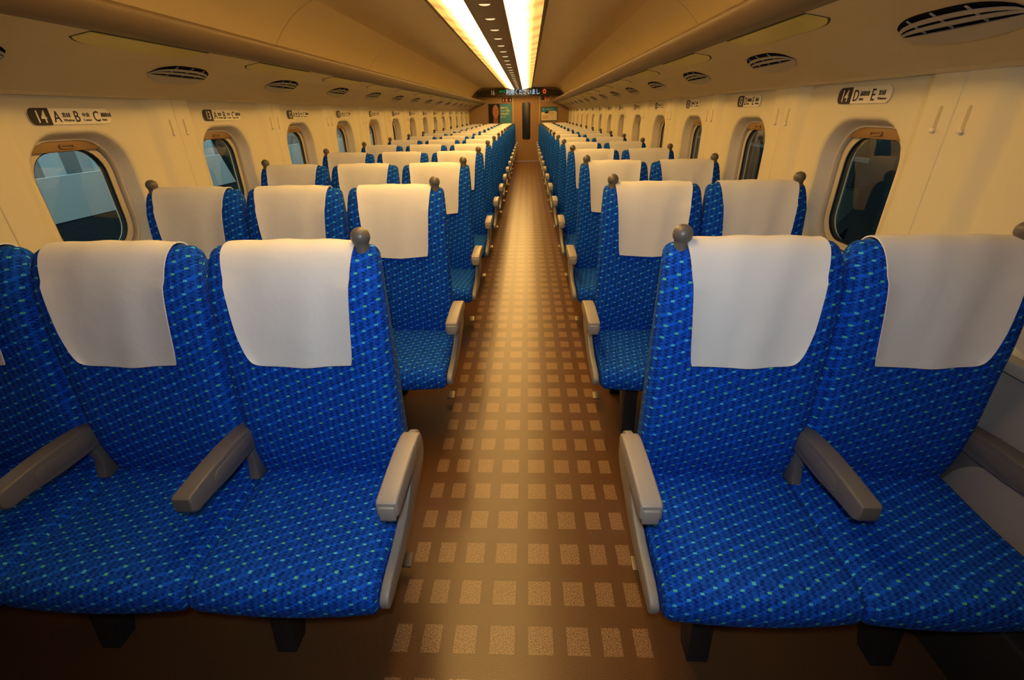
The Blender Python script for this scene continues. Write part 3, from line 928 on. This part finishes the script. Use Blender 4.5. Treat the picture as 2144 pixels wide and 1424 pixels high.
flat('figure', [(.62, 1.785), (.65, 1.785), (.66, 1.84), (.61, 1.84)], -.006, mat('notice_red_fig', lin(190, 70, 50), .5, .4), p)

# ------------------------------------------------------------------ outside the windows
PALE = mat('painted_concrete', lin(205, 214, 214), .8, .2); MID = mat('grey_cladding', lin(120, 132, 134), .8, .2); DKG = mat('dark_steel', lin(52, 58, 58), .6, .3); GRN = mat('green_grey_steel', lin(44, 54, 48), .6, .3)
ASPH = mat('track_bed', lin(72, 74, 72), .9, .1)
tag(link('ground', box_mesh('ground', (-14, -6, -1.6), (12, 40, -1.2), ASPH)), 'dark ground outside the windows', 'ground', kind='structure')
tag(link('parapet', box_mesh('parapet', (-4.24, -4, .62), (-4.2, 30, 1.0), PALE)), 'pale parapet band outside the left windows', 'parapet')
tag(link('retaining_wall', box_mesh('retaining_wall', (-4.5, -4, -1.2), (-4.21, 30, .62), DKG)), 'dark base below the pale parapet outside', 'wall')
tag(link('cladding_wall', box_mesh('cladding_wall', (-7.4, -4, -1.2), (-7, 34, 5), MID)), 'grey cladding wall behind the pale parapet outside', 'wall')
for i, yy in enumerate((4.85, 5.3, 7.4, 8.4, 11.2)):
    tag(link('steel_post', box_mesh('steel_post', (-5.0, yy, -1.2), (-4.85, yy + .1, 4), PALE)), f'{ORD[i]} pale post behind the parapet outside the left windows', 'post', 'posts behind the parapet')
tag(link('steel_column', box_mesh('steel_column', (-3.3, 3.86, -1.2), (-3.0, 4.12, 4), DKG)), 'dark column outside the left window under the sign reading fourteen', 'column')
tag(link('diagonal_brace', prism_mesh('diagonal_brace', [(4.27, 1.62), (4.43, 1.62), (5.92, -1.2), (5.76, -1.2)], -2.87, -2.82, 'x', DKG)), 'dark diagonal brace outside the second left window', 'brace')
tag(link('shade_roof', box_mesh('shade_roof', (1.9, -6, 3.4), (9.5, 40, 3.6), DKG)), 'unseen dark roof added to keep daylight off the right side', 'shade_roof')  # out of view, added so the surroundings on the right stay dark
tag(link('ribbed_wall', prism_mesh('ribbed_wall', [(x, y) for k in range(120) for x, y in ((6.0, -6 + .3 * k), (6.0, -5.9 + .3 * k), (6.07, -5.87 + .3 * k), (6.07, -5.75 + .3 * k))] + [(6.4, 30), (6.4, -6)], -1.2, 3.4, 'z', GRN)), 'dark ribbed wall outside the right windows', 'wall')
tag(link('handrail', box_mesh('handrail', (3.42, -4, .94), (3.5, 30, .975), MID)), 'thin pale handrail outside the right windows', 'handrail')
tag(link('steel_column', box_mesh('steel_column', (2.75, 3.7, -1.2), (2.95, 3.98, 3.4), DKG)), 'dark column outside the right window under the sign reading fourteen', 'column')
tag(link('diagonal_brace', prism_mesh('diagonal_brace', [(3.96, .78), (3.96, .62), (5.6, -1.2), (5.78, -1.2)], 2.8, 2.95, 'x', DKG)), 'dark diagonal brace outside the right windows', 'brace')
tag(link('steel_cabinet', box_mesh('steel_cabinet', (3.9, 4.9, -1.2), (4.5, 6.0, .55), mat('cabinet_paint', lin(74, 84, 76), .6, .3), .02)), 'grey-green cabinet outside the right windows', 'cabinet')

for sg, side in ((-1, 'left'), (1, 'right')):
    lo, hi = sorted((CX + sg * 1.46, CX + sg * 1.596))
    tag(link(f'shade_duct_{side}', box_mesh('shade_duct', (lo, YB, 0), (hi, YE, .27), mat('duct_shade', lin(50, 46, 42), .6, .3), .01)), f'added dark duct standing in for shade along the foot of the {side} wall', 'shade_duct', kind='structure')  # duct boxes added, their dark colour stands in for shade at the wall foot

# ------------------------------------------------------------------ light
w = bpy.data.worlds.new('world'); S.world = w; w.use_nodes = True
bg = w.node_tree.nodes['Background']; bg.inputs[0].default_value = (.62, .86, .92, 1); bg.inputs[1].default_value = 1.25
# the photographer's camera flash
fl = bpy.data.lights.new('camera_flash', 'SPOT'); fo = bpy.data.objects.new('camera_flash', fl); COL.objects.link(fo)
fl.energy = 40; fl.color = (.76, .90, 1.); fl.spot_size = radians(134); fl.spot_blend = 1.; fl.shadow_soft_size = .03
fo.matrix_world = Matrix.Translation((.02, -.02, 1.57)) @ R3.to_4x4()
S.view_settings.view_transform = 'Standard'; S.view_settings.look = 'None'; S.view_settings.exposure = 0; S.view_settings.gamma = 1
S.view_settings.use_curve_mapping = False
S.cycles.max_bounces = 8; S.cycles.diffuse_bounces = 5; S.cycles.transparent_max_bounces = 12; S.cycles.use_denoising = True
